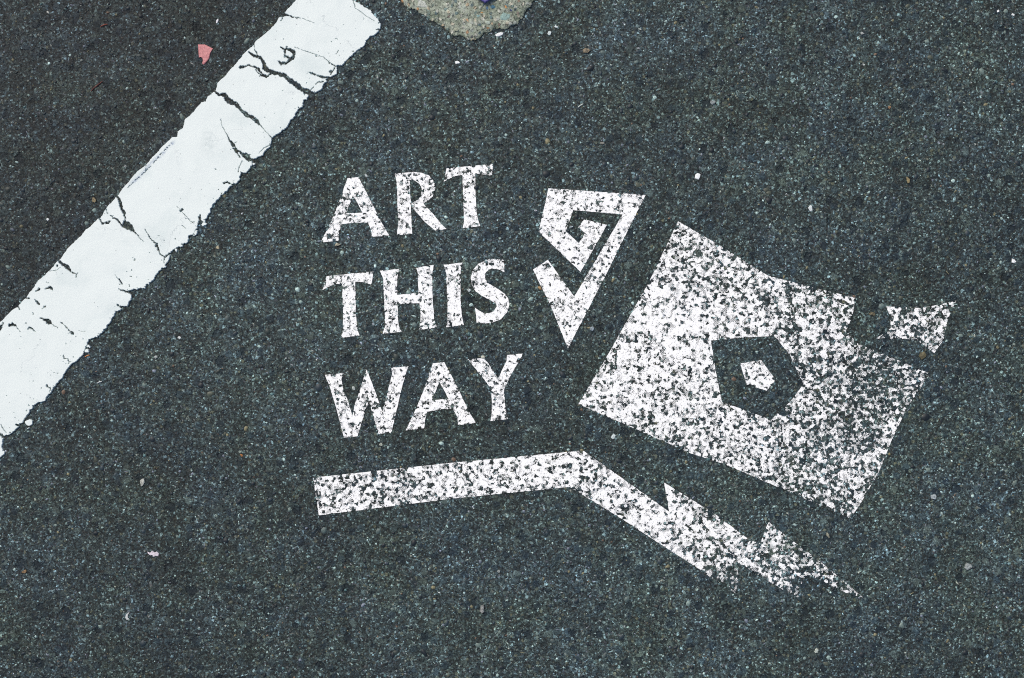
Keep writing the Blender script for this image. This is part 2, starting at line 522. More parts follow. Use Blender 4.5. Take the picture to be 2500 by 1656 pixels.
def field_meshes(fd, F, ztop, zbot, bev=0.0007, blk=8, zfun=None, flare=1.0):
    """marching squares over F>0 -> {label: (verts, faces, area)}; sloped rim, real thickness."""
    ins = F > 0
    L = label_runs(ins)
    ny, nx = F.shape
    st = fd.st
    comps = {}
    def comp(l):
        if l not in comps: comps[l] = ([], [], {}, [0])
        return comps[l]
    gy, gx = np.gradient(F)
    ca = ins[:-1, :-1]; cb = ins[:-1, 1:]; cc = ins[1:, 1:]; cd = ins[1:, :-1]
    cnt = ca.astype(np.int8) + cb + cc + cd
    done = np.zeros((ny - 1, nx - 1), dtype=bool)
    def vert(c, i, j):
        key = (i, j)
        V, Fc, K, A = c
        if key in K: return K[key]
        x, y = fd.x0 + i * st, fd.y0 + j * st
        z = ztop + (zfun(i, j) if zfun else 0.0)
        V.append(W((x, y), z)); K[key] = len(V) - 1
        return K[key]
    def cross(c, i, j, hor, low=False):
        key = (i, j, hor, low)
        V, Fc, K, A = c
        if key in K: return K[key]
        i2, j2 = (i + 1, j) if hor else (i, j + 1)
        a, b = F[j, i], F[j2, i2]
        tt = float(a / (a - b)); tt = min(0.98, max(0.02, tt))
        x = fd.x0 + (i + (tt if hor else 0)) * st; y = fd.y0 + (j + (0 if hor else tt)) * st
        z = ztop - bev + (zfun(i, j) if zfun else 0.0)
        if low:
            g = np.array([gx[j, i], gy[j, i]]); n = np.hypot(*g) + 1e-6
            x -= g[0] / n * flare; y -= g[1] / n * flare; z = zbot
        V.append(W((x, y), z)); K[key] = len(V) - 1
        return K[key]
    if blk > 1:
        for J in range(0, ny - 1 - blk, blk):
            for I in range(0, nx - 1 - blk, blk):
                if ca[J, I] and cnt[J:J + blk, I:I + blk].min() == 4:
                    c = comp(L[J, I])
                    c[1].append((vert(c, I, J + blk), vert(c, I + blk, J + blk), vert(c, I + blk, J), vert(c, I, J)))
                    c[3][0] += blk * blk
                    done[J:J + blk, I:I + blk] = True
    js, is_ = np.nonzero((cnt > 0) & ~done)
    for j, i in zip(js.tolist(), is_.tolist()):
        n = cnt[j, i]
        if n == 4:
            c = comp(L[j, i])
            c[1].append((vert(c, i, j + 1), vert(c, i + 1, j + 1), vert(c, i + 1, j), vert(c, i, j)))
            c[3][0] += 1
            continue
        cor = [(i, j), (i + 1, j), (i + 1, j + 1), (i, j + 1)]
        val = [ins[q[1], q[0]] for q in cor]
        edge = [(i, j, True), (i + 1, j, False), (i, j + 1, True), (i, j, False)]
        def emit(order, c):
            Fc = c[1]
            Fc.append(tuple(reversed(order)))
            c[3][0] += 0.5
        if n == 2 and val[0] == val[2]:
            for k in range(4):
                if val[k]:
                    c = comp(L[cor[k][1], cor[k][0]])
                    e1, e0 = edge[k], edge[(k - 1) % 4]
                    a = cross(c, *e0); b = vert(c, *cor[k]); d2 = cross(c, *e1)
                    emit([a, b, d2], c)
                    c[1].append((a, d2, cross(c, *e1, True), cross(c, *e0, True))[::-1])
            continue
        l = next(L[cor[k][1], cor[k][0]] for k in range(4) if val[k])
        c = comp(l)
        order = []; cr = []
        for k in range(4):
            if val[k]: order.append(vert(c, *cor[k]))
            if val[k] != val[(k + 1) % 4]:
                e = edge[k]
                order.append(cross(c, *e)); cr.append((e, val[k]))
        emit(order, c)
        (e1, leaving) , (e2, _) = cr
        if not leaving: e1, e2 = e2, e1
        # contour runs from the crossing where we leave the inside to where we re-enter
        c[1].append((cross(c, *e1), cross(c, *e1, True), cross(c, *e2, True), cross(c, *e2)))
    return {l: (v[0], v[1], v[3][0] * st * st) for l, v in comps.items()}

# ------------------------------------------------------------------ traced coordinates
def T(x0, y0, s, pts):
    return [(x0 + p[0] / s, y0 + p[1] / s) + tuple(p[2:]) for p in pts]

# ------------------------------------------------------------------ the parking line
def build_line():
    left = [(770, -55), (745, -26), (724.6, 0), (705.6, 21), (698, 31), (701, 40), (690, 42), (682, 44), (674, 57), (653, 78), (640, 89), (625, 101), (620, 112),
            (606, 124), (598, 131), (581, 152), (568, 165), (551, 188), (541, 194), (532, 205), (528, 220), (522, 226), (507, 236.6), (503, 249),
            (492, 251), (475, 272), (451, 294), (447, 313), (434, 321), (433, 334), (421, 336), (400, 355), (390, 366), (371, 387), (356, 403.6),
            (336, 419), (314, 446), (298, 464), (289, 477), (282, 484), (258, 511), (246, 533), (240, 535), (224, 551), (211, 560), (200, 574),
            (167, 606), (151, 632), (141, 641), (130, 653), (120, 663), (94, 686), (73, 715), (64, 729), (45, 748), (26, 762), (9, 783), (0, 789),
            (-40, 828), (-120, 920), (-240, 1050), (-420, 1250), (-560, 1400)]
    right = [(830, -20), (861, 0), (904, 27), (923, 49), (928, 61), (926, 74), (912, 85), (900, 93), (883, 116), (868, 129), (841, 154), (824, 162), (823, 169),
             (820, 180), (809, 188), (797, 192), (790, 203), (782, 220), (769, 228), (756, 226), (751, 243), (741.5, 245), (739, 260), (727, 268),
             (720, 281), (710, 294), (701, 315), (689, 319), (664, 338), (664, 345), (659, 359), (647, 370), (642, 380), (630, 383), (617, 392),
             (616, 401), (608, 414), (601, 422), (588, 421), (585, 439), (571, 451), (562, 457), (550, 471), (532, 487), (517, 504), (515, 515),
             (508, 528), (488, 546), (484, 558), (472, 571), (459, 576), (457, 589), (445, 600), (423, 613), (414, 629), (407, 645), (396, 656),
             (385, 667), (376, 682), (356, 699), (340, 705), (328, 711), (314, 714), (322, 731), (311, 748), (300, 750), (295, 757), (283, 764),
             (271, 781), (262, 795), (252, 811), (238, 823), (219, 831), (217, 844), (206, 861), (191, 878), (172, 893), (157, 915), (143, 934),
             (126, 956), (107, 977), (82, 988), (73, 1007), (56, 1029), (31, 1055), (14, 1068), (2, 1078), (8, 1098), (-4, 1120),
             (-60, 1180), (-160, 1290), (-300, 1440), (-430, 1580)]
    fd = Field(-520, -70, 960, 1560, 1.0)
    X, Y = fd.X, fd.Y
    fd.NX = vnoise(X, Y, 7, 1, 3, 0.6); fd.NY = vnoise(X, Y, 7, 2, 3, 0.6); fd.NZ = vnoise(X, Y, 4, 3, 2, 0.6)
    F = fd.poly(left + right[::-1])
    # ragged rim: gentle on the upper left, crumbled on the lower right
    mid = 0.735 * X + 0.677 * Y - 600.0
    crumb = np.clip((mid - 20) / 60.0, 0, 1)
    rag = vnoise(X, Y, 16, 4, 3, 0.6) * (1.5 + 1.6 * crumb) + vnoise(X, Y, 5, 5, 2, 0.6) * (0.6 + 1.1 * crumb)
    F = F + rag
    cr = [
        [(606, 127, 2), (619, 137, 7), (634, 141, 7), (646, 156, 8), (646, 167, 10), (661, 175, 12), (678, 181, 10), (695, 186, 10), (708, 198, 12), (725, 209, 14), (741, 222, 12), (764, 229, 11)],
        [(623, 122, 1.2), (630, 137, 3)], [(621, 108, 1), (623, 122, 1.5)],
        [(587, 165, 8), (596, 165, 5)], [(596, 165, 3), (606, 159.5, 3), (619, 165, 5), (632, 169, 5), (640, 179, 5), (651, 188, 4), (661, 182, 6)],
        [(625, 172, 2.5), (632, 180, 3), (641, 187, 3.5), (650, 190, 3)], [(634, 188, 1.2), (638, 183, 1.2)],
        [(748, 176, 0.8), (763, 180, 4), (775, 186, 5), (792, 191, 7), (812, 190, 5)],
        [(720, 116, 0.8), (756, 129, 1), (788, 139, 1.1), (805, 154, 1.4), (820, 163, 3)],
        [(807, 175, 6)], [(817, 167, 3), (807, 182, 3)], [(771, 205, 1.8), (780, 202, 3), (790, 200, 2)], [(758, 222, 2), (766, 214, 1.5)],
        [(695, 36, 4), (707, 39, 4), (725, 45, 3), (737, 45, 1)], [(737, 45, 0.8), (767, 57, 0.8)], [(690, 44, 2), (686, 52, 2)],
        [(862, 0, 1.1), (868, 21, 1.1), (894, 40, 1), (915, 53, 1)], [(918, 74, 2), (930, 72, 2)],
        [(522, 220, 5), (534, 232, 6), (549, 234, 13), (560, 249, 12), (575, 253, 12), (587, 268, 7), (602, 281, 9), (617, 287, 8), (629, 298, 10), (638, 310, 2), (657, 330, 1.4), (668, 341, 4)],
        [(503, 237, 1.0), (517, 233, 1.0)],
        [(540.5, 290, 0.8), (541.5, 307, 1), (551, 322, 1.2), (560, 340, 2), (569, 355, 7), (581, 368, 4), (594, 378, 7), (605, 387, 9), (620, 394, 7)],
        [(570, 362, 3), (580, 375, 3), (585, 384, 4)], [(600, 376, 3), (612, 384, 2)],
        [(632, 376, 1), (647, 361, 1.6), (662, 354, 2)], [(592, 393, 1.2), (584, 410, 1.2), (583, 420, 2.5)],
        [(548, 446, 6), (556, 446, 6), (565, 450, 3), (575, 450, 5)], [(534, 462.6, 4)], [(541, 473, 3)], [(728, 262, 2.5), (733, 270, 4)],
        [(287, 480, 6), (291, 486, 6), (296, 504, 6), (305, 522, 6), (307, 540, 2), (309, 549, 17), (320, 557, 14), (325, 565, 7), (336, 573, 2), (345, 586, 1.6), (354, 593, 0.8)],
        [(242, 534, 5), (250, 546, 5), (265, 545, 5), (272, 540, 2)], [(265, 522, 4)], [(260, 512, 2), (265, 522, 1)], [(271, 528, 3), (285, 535, 5), (294, 546, 5), (300, 551, 8)],
        [(354, 560, 1.2), (361, 571, 1.6), (370, 586, 3), (381, 593, 5), (386, 607, 6), (392, 620, 3), (403, 629, 4), (414, 621, 4), (427, 613, 7)],
        [(402, 629, 2.5), (401, 642, 2.5)],
        [(432, 504, 0.8), (443, 515, 0.9), (468, 542, 1.1)], [(470, 542, 4)], [(470, 542, 1.5), (476, 541, 1)], [(445, 551, 1), (455, 558, 1)], [(429, 584, 2)],
        [(490, 528, 5), (488, 544, 7), (484, 556, 6)], [(444, 597, 3)],
        [(282, 671, 1), (290, 682, 1.3), (296, 689, 3), (299, 695, 4)], [(316, 694, 2.5), (318, 701, 2.5)], [(319, 675, 1.5), (322, 676, 1.5)],
        [(146, 640, 7), (156, 647, 10), (165, 653, 10), (173, 663, 5), (186, 669, 1)], [(191, 666, 1.5), (188, 671, 3), (186, 677, 3)],
        [(122, 663, 1), (138, 660, 1.2), (149, 654, 1)], [(140.5, 649, 5)],
        [(292, 704, 1.5), (297, 709, 4), (309, 712, 6), (332, 711, 7)], [(287, 744, 1.5), (297, 751, 4), (306, 752, 5)], [(280, 760, 2), (290, 762, 5)], [(317, 735, 3), (313, 745, 2)],
        [(90, 711, 4), (97, 706, 5)], [(113, 706, 2), (121, 702, 5), (129, 706, 3), (130, 710, 1.5)], [(86, 731, 1.5), (91, 736, 6), (96, 744, 4)],
        [(105, 754, 1), (110, 749, 4), (113, 747, 3)], [(82, 764, 2.5), (82, 768, 2.5)], [(119, 691, 2)], [(115, 690, 1.5)],
        [(101, 775, 1), (110, 780, 7), (120, 788, 11)], [(120, 788, 3), (141, 800, 0.9)], [(142, 801, 3)], [(150, 787, 1.8), (165, 801, 2.4), (171, 807, 5), (179, 814, 8)],
        [(23, 794, 8), (31, 793, 10), (38, 796, 6), (42, 800, 2.5), (51, 811, 1)], [(71, 804, 3), (73, 799, 3), (82, 804, 4), (88, 811, 1)], [(65, 790, 3)], [(53, 822, 2)], [(99, 829, 2)],
        [(8, 790, 4), (4, 797, 6), (-2, 808, 6)], [(193, 808, 0.9), (203, 810, 1), (214, 808, 0.8)], [(60, 727, 4), (70, 729, 6)], [(44, 748, 2), (49, 755, 3.5)],
        [(156, 868, 2.5), (158, 875, 1.5), (167, 876, 1.8), (170, 888, 2.5)], [(219, 830, 5), (214, 846, 5), (206, 860, 5)],
        [(115, 940, 3), (119, 944, 5), (125, 950, 2.5), (122, 958, 1.5)], [(65, 1003, 3)], [(42, 1038, 5), (54, 1034, 4)], [(134, 910, 2)], [(102, 948, 2.5)],
        [(3, 1036, 1.5), (8, 1046, 2), (16, 1056, 1.5)], [(-60, 1010, 2), (-30, 1035, 3), (0, 1060, 7), (16, 1074, 8)], [(196, 661, 1)],
        [(325, 630, 2.2)], [(311, 663, 2)],
        [(-180, 1000, 8), (-150, 1040, 6), (-120, 1090, 2), (-90, 1130, 5), (-50, 1160, 9)], [(-380, 1220, 8), (-320, 1290, 4), (-260, 1390, 8)],
        [(827, 123, 1.5), (824, 128, 1.5)], [(693, 97, 1.5)],
    ]
    for k, c in enumerate(cr): fd.cut(F, c, 1.5, k)
    # the chipped ring with a hooked tail that reads as a 9
    gate = (vnoise(X, Y, 4.5, 9, 2, 0.7) * 3.0)
    G = np.full_like(F, 9.0)
    fd9 = [(686, 118, 3), (694, 121, 5), (702, 119, 8), (711, 122, 9), (718, 129, 9), (719, 137, 7), (713, 144, 8), (707, 149, 7), (701, 154, 7), (694, 156, 7), (686, 156, 7), (681, 150, 6)]
    fd.cut(G, fd9, 1.5); fd.cut(G, [(697, 121, 6), (694, 130, 6), (698, 138, 5), (706, 142, 4), (713, 143, 4)], 1.5); fd.cut(G, [(714, 143, 1.5), (721, 141, 1.5)], 1)
    F = np.minimum(F, np.where(gate > 2.6, 2.0, G + np.maximum(gate, -0.5) * 0.5))
    # scuffed gouges beside the upper left rim
    G = np.full_like(F, 9.0)
    fd.cut(G, [(420, 350, 1.4), (392, 379, 2.2), (372, 403, 2.4), (354, 421, 1.6), (331, 441, 1.4), (314, 459, 1)], 1.2)
    fd.cut(G, [(357, 404, 2), (356, 418, 2)], 1)
    F = np.minimum(F, np.where(vnoise(X, Y, 6, 12, 2, 0.6) > 0.15, 2.0, G))
    # crumbs chipped out along the lower right rim
    chips = vnoise(X, Y, 6, 21, 2, 0.6)
    F = np.where((crumb > 0.6) & (F < 8) & (chips > 0.97), np.minimum(F, (0.97 - chips) * 8), F)
    fd.hole(F, 443.5, 513, 5.2, 3.6, -0.4)
    for (x, y, a, b, r) in [(71, 1032, 9, 6.5, -0.5), (498, 540, 4, 3, 0), (499, 548, 6, 4, -0.5), (479, 569, 3, 5.5, 0.2), (459, 583, 4, 4, 0), (403, 653, 4, 2.5, -0.3),
                            (430, 611, 3.2, 2.6, 0), (213, 857, 5.5, 4.5, 0), (619, 401, 3, 3, 0), (4, 1079, 5, 7, 0.2), (6, 1108, 10, 5, -0.8), (474, 575, 2, 2, 0),
                            (77, 996, 4, 3, 0), (106, 976, 6, 4, -0.5), (796, 200, 3, 4, 0), (353, 703, 3, 2.5, 0), (69, 1045, 2.5, 1.8, 0), (217, 846, 3, 3, 0)]:
        fd.add(F, x, y, a, b, r)
    F[:, 0] = -5; F[:, -1] = -5; F[0] = -5; F[-1] = -5
    zn = vnoise(X, Y, 60, 31, 3, 0.5) * 0.0003
    comps = field_meshes(fd, F, 0.0024, -0.0004, 0.0008, 8, lambda i, j: float(zn[j, i]), 0.8)
    root = empty('painted_line', 400, 500)
    tag(root, 'thick cracked white parking line running diagonally across the asphalt', 'road line')
    order = sorted(comps.items(), key=lambda kv: -kv[1][2])
    slabs = [kv for kv in order if kv[1][2] >= 700]
    rest = [kv for kv in order if 9 <= kv[1][2] < 700]
    for l, (V, Fc, A) in slabs:
        v = np.array(V); c = v.mean(axis=0); c[2] = 0
        mesh_obj('paint_slab', V, Fc, M_LINE, tuple(c), root)
    for l, (V, Fc, A) in rest[:60]:
        v = np.array(V); c = v.mean(axis=0); c[2] = 0
        mesh_obj('paint_flake', V, Fc, M_LINE, tuple(c), root)
    return fd, F
LFD, LF = build_line()

# ------------------------------------------------------------------ concrete patch with the corner of the indigo plate
def build_patch():
    out = T(900, 0, 4.734, [(370, 0), (440, 90), (560, 130), (650, 180), (760, 270), (880, 330), (960, 400), (1080, 430), (1160, 470), (1260, 460), (1330, 390),
                            (1480, 340), (1600, 330), (1720, 270), (1800, 160), (1880, 60), (1920, -40)])
    out += [(1318, -70), (1310, -140), (1270, -200), (1200, -240), (1110, -245), (1030, -210), (975, -150), (950, -80), (955, -20)]
    fd = Field(920, -280, 1350, 130, 2.0)
    X, Y = fd.X, fd.Y
    F = fd.poly(out) + vnoise(X, Y, 14, 41, 3, 0.6) * 4.0 + vnoise(X, Y, 5, 43, 1) * 1.0
    zn = vnoise(X, Y, 60, 44, 4, 0.6) * 0.0012
    zn = zn - np.clip(1 - F / 12.0, 0, 1) * 0.0018
    comps = field_meshes(fd, F, 0.0042, -0.0004, 0.0010, 1, lambda i, j: float(zn[j, i]), 1.0)
    (l, (V, Fc, A)) = max(comps.items(), key=lambda kv: kv[1][2])
    root = empty('concrete_patch', 1140, -60)
    tag(root, 'pale rough concrete patch full of coloured pebbles at the top edge', 'concrete patch')
    mesh_obj('concrete', V, Fc, M_CONC, W((1140, -60)), root, smooth=True)
    return root, out
PATCH, PATCH_OUT = build_patch()

def chip(name, px, py, w, h, rot, rgb, thick=0.0018, seed=0, corners=9, parent=None, z0=0.0, rough=0.65, outline=None, grain=0.4, dome=0.55):
    """irregular faceted stone or flake; w, h full sizes in px."""
    rs = random.Random(seed + int(px * 7 + py * 13))
    if outline is None:
        pts = []
        for k in range(corners):
            a = 2 * math.pi * (k + rs.uniform(-0.3, 0.3)) / corners
            r = rs.uniform(0.62, 1.12)
            pts.append((math.cos(a) * r * w / 2, math.sin(a) * r * h / 2))
    else:
        pts = [(x - px, y - py) for x, y in outline]
    c, s = math.cos(rot), math.sin(rot)
    if outline is None: pts = [(x * c - y * s, x * s + y * c) for x, y in pts]
    n = len(pts)
    V, Fc = [], []
    cx = sum(p[0] for p in pts) / n; cy = sum(p[1] for p in pts) / n
    rings = [(1.0, -0.0003), (1.04, thick * 0.35), (0.93, thick * 0.85)] + ([(dome, thick * 1.0)] if outline is None else [])
    for sc, z in rings:
        for k, (x, y) in enumerate(pts):
            zz = z + (rs.uniform(-0.12, 0.12) * thick if z > 0 else 0)
            V.append(W((px + cx + (x - cx) * sc, py + cy + (y - cy) * sc), z0 + zz))
    for r in range(len(rings) - 1):
        for k in range(n):
            a, b = r * n + k, r * n + (k + 1) % n
            Fc.append((a, a + n, b + n, b))
    last = (len(rings) - 1) * n
    if outline is None:
        V.append(W((px + cx, py + cy), z0 + thick * 1.05)); q = len(V) - 1
        for k in range(n): Fc.append((last + k, q, last + (k + 1) % n))
    else:
        tr = tessellate_polygon([[Vector((V[last + k][0], V[last + k][1], 0)) for k in range(n)]])
        for a, b, d2 in tr: Fc.append((last + a, last + b, last + d2))
    o = mesh_obj(name, V, Fc, mat_stone(rgb, rough, grain), W((px, py), z0), parent)
    return o

# pebbles held in the patch
for (x, y, w, h, r, c) in [(1232, 42, 32, 21, -0.3, (0.24, 0.36, 0.33)), (1091, 32, 20, 12, -0.4, (0.03, 0.08, 0.14)), (1166, 41, 20, 9, 0.2, (0.20, 0.33, 0.32)),
                           (1031, 12, 34, 20, 0.5, (0.44, 0.47, 0.42)), (1204, 19, 15, 9, 0.2, (0.03, 0.11, 0.17)), (1192, 57, 15, 12, 0.3, (0.36, 0.42, 0.36)),
                           (1134, 19, 18, 15, 0.9, (0.32, 0.37, 0.31)), (1259, 17, 15, 20, 0.5, (0.26, 0.26, 0.20)), (1177, 33, 8, 6, 0.2, (0.45, 0.25, 0.08)),
                           (1189, 21, 8, 11, 0.0, (0.05, 0.12, 0.2)), (1235, 19, 9, 6, 0.5, (0.5, 0.26, 0.1)), (1120, 44, 14, 12, 0.9, (0.22, 0.24, 0.17)),
                           (1082, 64, 10, 6, 0, (0.4, 0.33, 0.22)), (1147, 30, 12, 8, 0.2, (0.5, 0.5, 0.43)), (1247, 27, 8, 6, 0.3, (0.03, 0.05, 0.12)), (1115, 75, 14, 9, 0.4, (0.25, 0.27, 0.2)),
                           (1058, -20, 22, 16, 0.4, (0.36, 0.42, 0.36)), (1120, -100, 26, 18, 0.9, (0.3, 0.35, 0.33)), (1200, -140, 22, 18, 0.9, (0.12, 0.18, 0.22))]:
    p = chip('pebble', x, y, w, h, r, c, 0.0012, 5, 9, PATCH, 0.0032)

# the indigo plate
def plate():
    side = 78.0
    a1, a2 = math.atan2(-52, -80), math.atan2(-52, 80)
    p0 = (1185, 11.5)
    p1 = (p0[0] + math.cos(a1) * side, p0[1] + math.sin(a1) * side)
    p3 = (p0[0] + math.cos(a2) * side, p0[1] + math.sin(a2) * side)
    p2 = (p1[0] + p3[0] - p0[0], p1[1] + p3[1] - p0[1])
    q = [p0, p1, p2, p3]
    cx, cy = sum(p[0] for p in q) / 4, sum(p[1] for p in q) / 4
    V = []; Fc = []
    lev = [(0.98, 0.0045), (1.0, 0.0052), (1.0, 0.0096), (0.955, 0.0104)]
    for sc, z in lev:
        for p in q: V.append(W((cx + (p[0] - cx) * sc, cy + (p[1] - cy) * sc), z))
    for r in range(3):
        for k in range(4):
            a, b = r * 4 + k, r * 4 + (k + 1) % 4
            Fc.append((a, a + 4, b + 4, b))
    Fc.append((12, 15, 14, 13)[::-1]); Fc.append((0, 1, 2, 3)[::-1])
    o = mesh_obj('square_plate', V, Fc, mat_stone((0.085, 0.07, 0.27), 0.45, 0.25), W((cx, cy), 0.004))
    tag(o, 'dark indigo plate with one corner showing, lying on the concrete patch at the top edge', 'plate')
plate()

# ------------------------------------------------------------------ stencilled lettering and figures
R1 = (750, 380, 4.3036); R2 = (750, 600, 4.3036); R3 = (750, 840, 4.3036); R4 = (1280, 430, 3.5647); R5 = (1380, 500, 1.96); R6 = (740, 1060, 1.6907)
LET = {
 'ART': (R1, [
   ('letter_a', [[(425,238),(538,228),(600,345),(700,540),(790,720),(862,840),(676,860),(676,800),(640,705),(500,706),(365,722),(335,800),(330,896),(140,915),(250,700),(330,500)],
                 [(480,420),(410,605),(500,606),(580,602),(530,500)]]),
   ('letter_r', [[(920,190),(1030,182),(1120,172),(1200,182),(1280,210),(1335,280),(1345,350),(1320,430),(1260,480),(1222,500),(1240,530),(1330,620),(1400,710),(1463,772),(1345,790),(1250,710),(1150,600),(1105,545),(1090,545),(1095,700),(1105,820),(940,838),(955,740),(950,560),(945,400),(940,280)],
                 [(1078,260),(1130,262),(1180,300),(1205,350),(1200,420),(1165,465),(1090,505),(1082,400)]]),
   ('letter_t', [[(1465,135),(1700,112),(1955,88),(1940,220),(1880,200),(1765,190),(1770,400),(1780,600),(1800,690),(1818,742),(1633,765),(1648,690),(1642,500),(1635,330),(1630,205),(1560,215),(1500,240),(1435,275)]]),
 ]),
 'THIS': (R2, [
   ('letter_t', [[(205,322),(450,295),(697,272),(685,350),(672,408),(600,385),(505,378),(508,560),(515,750),(528,880),(552,943),(355,970),(375,880),(378,700),(370,520),(368,400),(290,405),(230,430),(160,468)]]),
   ('letter_h', [[(765,265),(870,255),(965,245),(948,330),(945,420),(945,518),(1060,508),(1170,495),(1165,400),(1165,300),(1147,232),(1330,205),(1315,290),(1315,480),(1325,650),(1335,780),(1363,862),(1178,885),(1190,800),(1190,690),(1180,605),(1060,608),(950,618),(955,760),(965,850),(995,905),(792,925),(820,840),(815,700),(805,500),(800,350)]]),
   ('letter_i', [[(1433,200),(1540,190),(1635,178),(1612,260),(1610,450),(1615,650),(1630,760),(1648,835),(1460,857),(1475,780),(1475,600),(1465,400),(1460,290)]]),
   ('letter_s', [[(2068,148),(1990,140),(1940,140),(1890,148),(1800,190),(1745,250),(1718,330),(1730,410),(1770,480),(1830,525),(1930,575),(1985,610),(1992,640),(1960,690),(1910,710),(1850,705),(1800,680),(1762,652),(1775,730),(1780,810),(1870,818),(1950,808),(2040,770),(2100,700),(2125,620),(2110,550),(2060,490),(1980,440),(1900,395),(1868,340),(1870,290),(1910,250),(1960,243),(2020,252),(2072,280)]]),
 ]),
 'WAY': (R3, [
   ('letter_w', [[(185,325),(280,318),(382,305),(360,370),(375,460),(420,570),(475,755),(500,640),(550,500),(590,370),(625,268),(670,380),(715,500),(790,712),(830,570),(870,400),(892,320),(885,250),(960,243),(1065,235),(1030,330),(985,500),(930,740),(885,932),(750,945),(720,850),(690,740),(650,600),(615,690),(570,830),(530,970),(385,985),(340,800),(290,620),(235,440)]]),
   ('letter_a', [[(1320,205),(1440,190),(1520,340),(1610,520),(1700,710),(1772,828),(1585,852),(1580,770),(1530,682),(1400,692),(1262,710),(1240,790),(1228,885),(1035,908),(1120,730),(1220,500)],
                 [(1390,395),(1310,595),(1390,585),(1485,575),(1440,490)]]),
   ('letter_y', [[(1685,160),(1858,150),(1920,230),(1975,320),(2010,355),(2060,250),(2095,180),(2100,118),(2270,100),(2230,170),(2150,310),(2070,470),(2075,600),(2090,720),(2108,790),(1925,810),(1940,720),(1940,600),(1930,470),(1850,360),(1760,250)]]),
 ]),
}
SPIRAL = T(*R4, [(210,108),(1055,165),(715,850),(380,1500),(230,1130),(75,815),(205,730),(435,1050),(855,335),(425,297),(360,480),(475,585),(530,495),(465,450),(520,380),(720,425),(490,835),(125,485)])
PANEL = [T(*R5, [(540,80),(730,190),(970,340),(1180,395),(1388,445),(1375,530),(1345,600),(1390,660),(1570,735),(1735,805),(1700,880),(1640,960),(1560,1130),(1500,1280),(1400,1450),(1362,1500),(1200,1430),(980,1335),(760,1240),(600,1190),(330,1070),(62,955),(220,690),(400,370)]),
         T(*R5, [(697,650),(860,635),(1000,628),(1075,720),(1140,860),(1075,945),(985,1030),(880,990),(750,945),(720,800)])]
PENT = T(*R5, [(836,760),(938,745),(1006,838),(963,890),(868,860)])
DART = T(*R5, [(1535,487),(1700,495),(1780,480),(1870,460),(1830,545),(1808,650),(1765,710),(1715,672),(1680,645),(1580,640),(1490,640),(1560,590),(1552,530)])
ARM = T(*R6, [(42,180),(600,120),(1155,68),(1300,170),(1510,320),(1490,200),(1700,330),(1840,435),(1888,451),(1920,362),(2020,440),(2140,530),(2230,605),(2313,676),(2240,655),(2150,610),(2091,582),(2062,595),(2049,682),(1950,625),(1792,529),(1798,600),(1783,655),(1700,605),(1640,560),(1530,490),(1300,340),(1100,218),(600,268),(65,335)])

def resample(pts, step=5.0, jit=0.45, seed=0):
    rs = random.Random(seed); out = []
    n = len(pts)
    for k in range(n):
        (xa, ya), (xb, yb) = pts[k][:2], pts[(k + 1) % n][:2]
        L = math.hypot(xb - xa, yb - ya); m = max(1, int(L / step))
        for q in range(m):
            f = q / m
            j = jit if q else 0
            out.append((xa + (xb - xa) * f + rs.uniform(-j, j), ya + (yb - ya) * f + rs.uniform(-j, j)))
    return out

def flat_shape(name, loops, mat, parent=None, top=0.0006, seed=1):
    loops = [resample(l, seed=seed + i) for i, l in enumerate(loops)]
    flat = [p for l in loops for p in l]
    tr = tessellate_polygon([[Vector((x, -y, 0)) for x, y in l] for l in loops])
    N = len(flat)
    V = [W(p, top) for p in flat] + [W(p, -0.0004) for p in flat]
    Fc = []
    for a, b, c in tr:
        (ax, ay), (bx, by), (cx, cy) = flat[a], flat[b], flat[c]
        ar = (bx - ax) * (cy - ay) - (cx - ax) * (by - ay)
        Fc.append((a, c, b) if ar > 0 else (a, b, c))
    s = 0
    for l in loops:
        n = len(l)
        area = sum(l[k][0] * l[(k + 1) % n][1] - l[(k + 1) % n][0] * l[k][1] for k in range(n))
        for k in range(n):
            a, b = s + k, s + (k + 1) % n
            Fc.append((a, b, b + N, a + N))
        s += n
    xs = [p[0] for p in loops[0]]; ys = [p[1] for p in loops[0]]
    return mesh_obj(name, V, Fc, mat, W((sum(xs) / len(xs), sum(ys) / len(ys))), parent)

M_ART = mat_stencil('stencil_paint_art', -0.095, [(1180, 405, 25, 0.06), (835, 475, 40, 0.03)], blob_px=7.2)
M_THIS = mat_stencil('stencil_paint_this', -0.105, [(825, 675, 40, 0.05), (1200, 785, 30, 0.05)], blob_px=7.2)
M_WAY = mat_stencil('stencil_paint_way', -0.088, [(850, 1045, 60, 0.05), (950, 1040, 40, 0.05), (1220, 1000, 25, -0.08), (895, 990, 24, 0.2)], blob_px=7.2)
M_SPI = mat_stencil('stencil_paint_spiral', -0.115, [(1385, 480, 60, 0.03), (1430, 715, 40, -0.10)], blob_px=7.6)
M_PAN = mat_stencil('stencil_paint_panel', -0.012, [(1600, 830, 260, -0.045), (1540, 960, 130, -0.01), (1480, 990, 60, 0.05), (1700, 700, 110, 0.07), (1720, 610, 50, 0.05),
                                                (2150, 860, 130, 0.10), (2080, 960, 130, 0.05), (2060, 1080, 160, 0.05), (1960, 1200, 120, 0.04), (2170, 940, 60, 0.05),
                                                (2000, 735, 90, -0.03), (2100, 1130, 60, -0.05)], (1.0, 0.25, 1900, 2350, 0.09), blob_px=9.3)
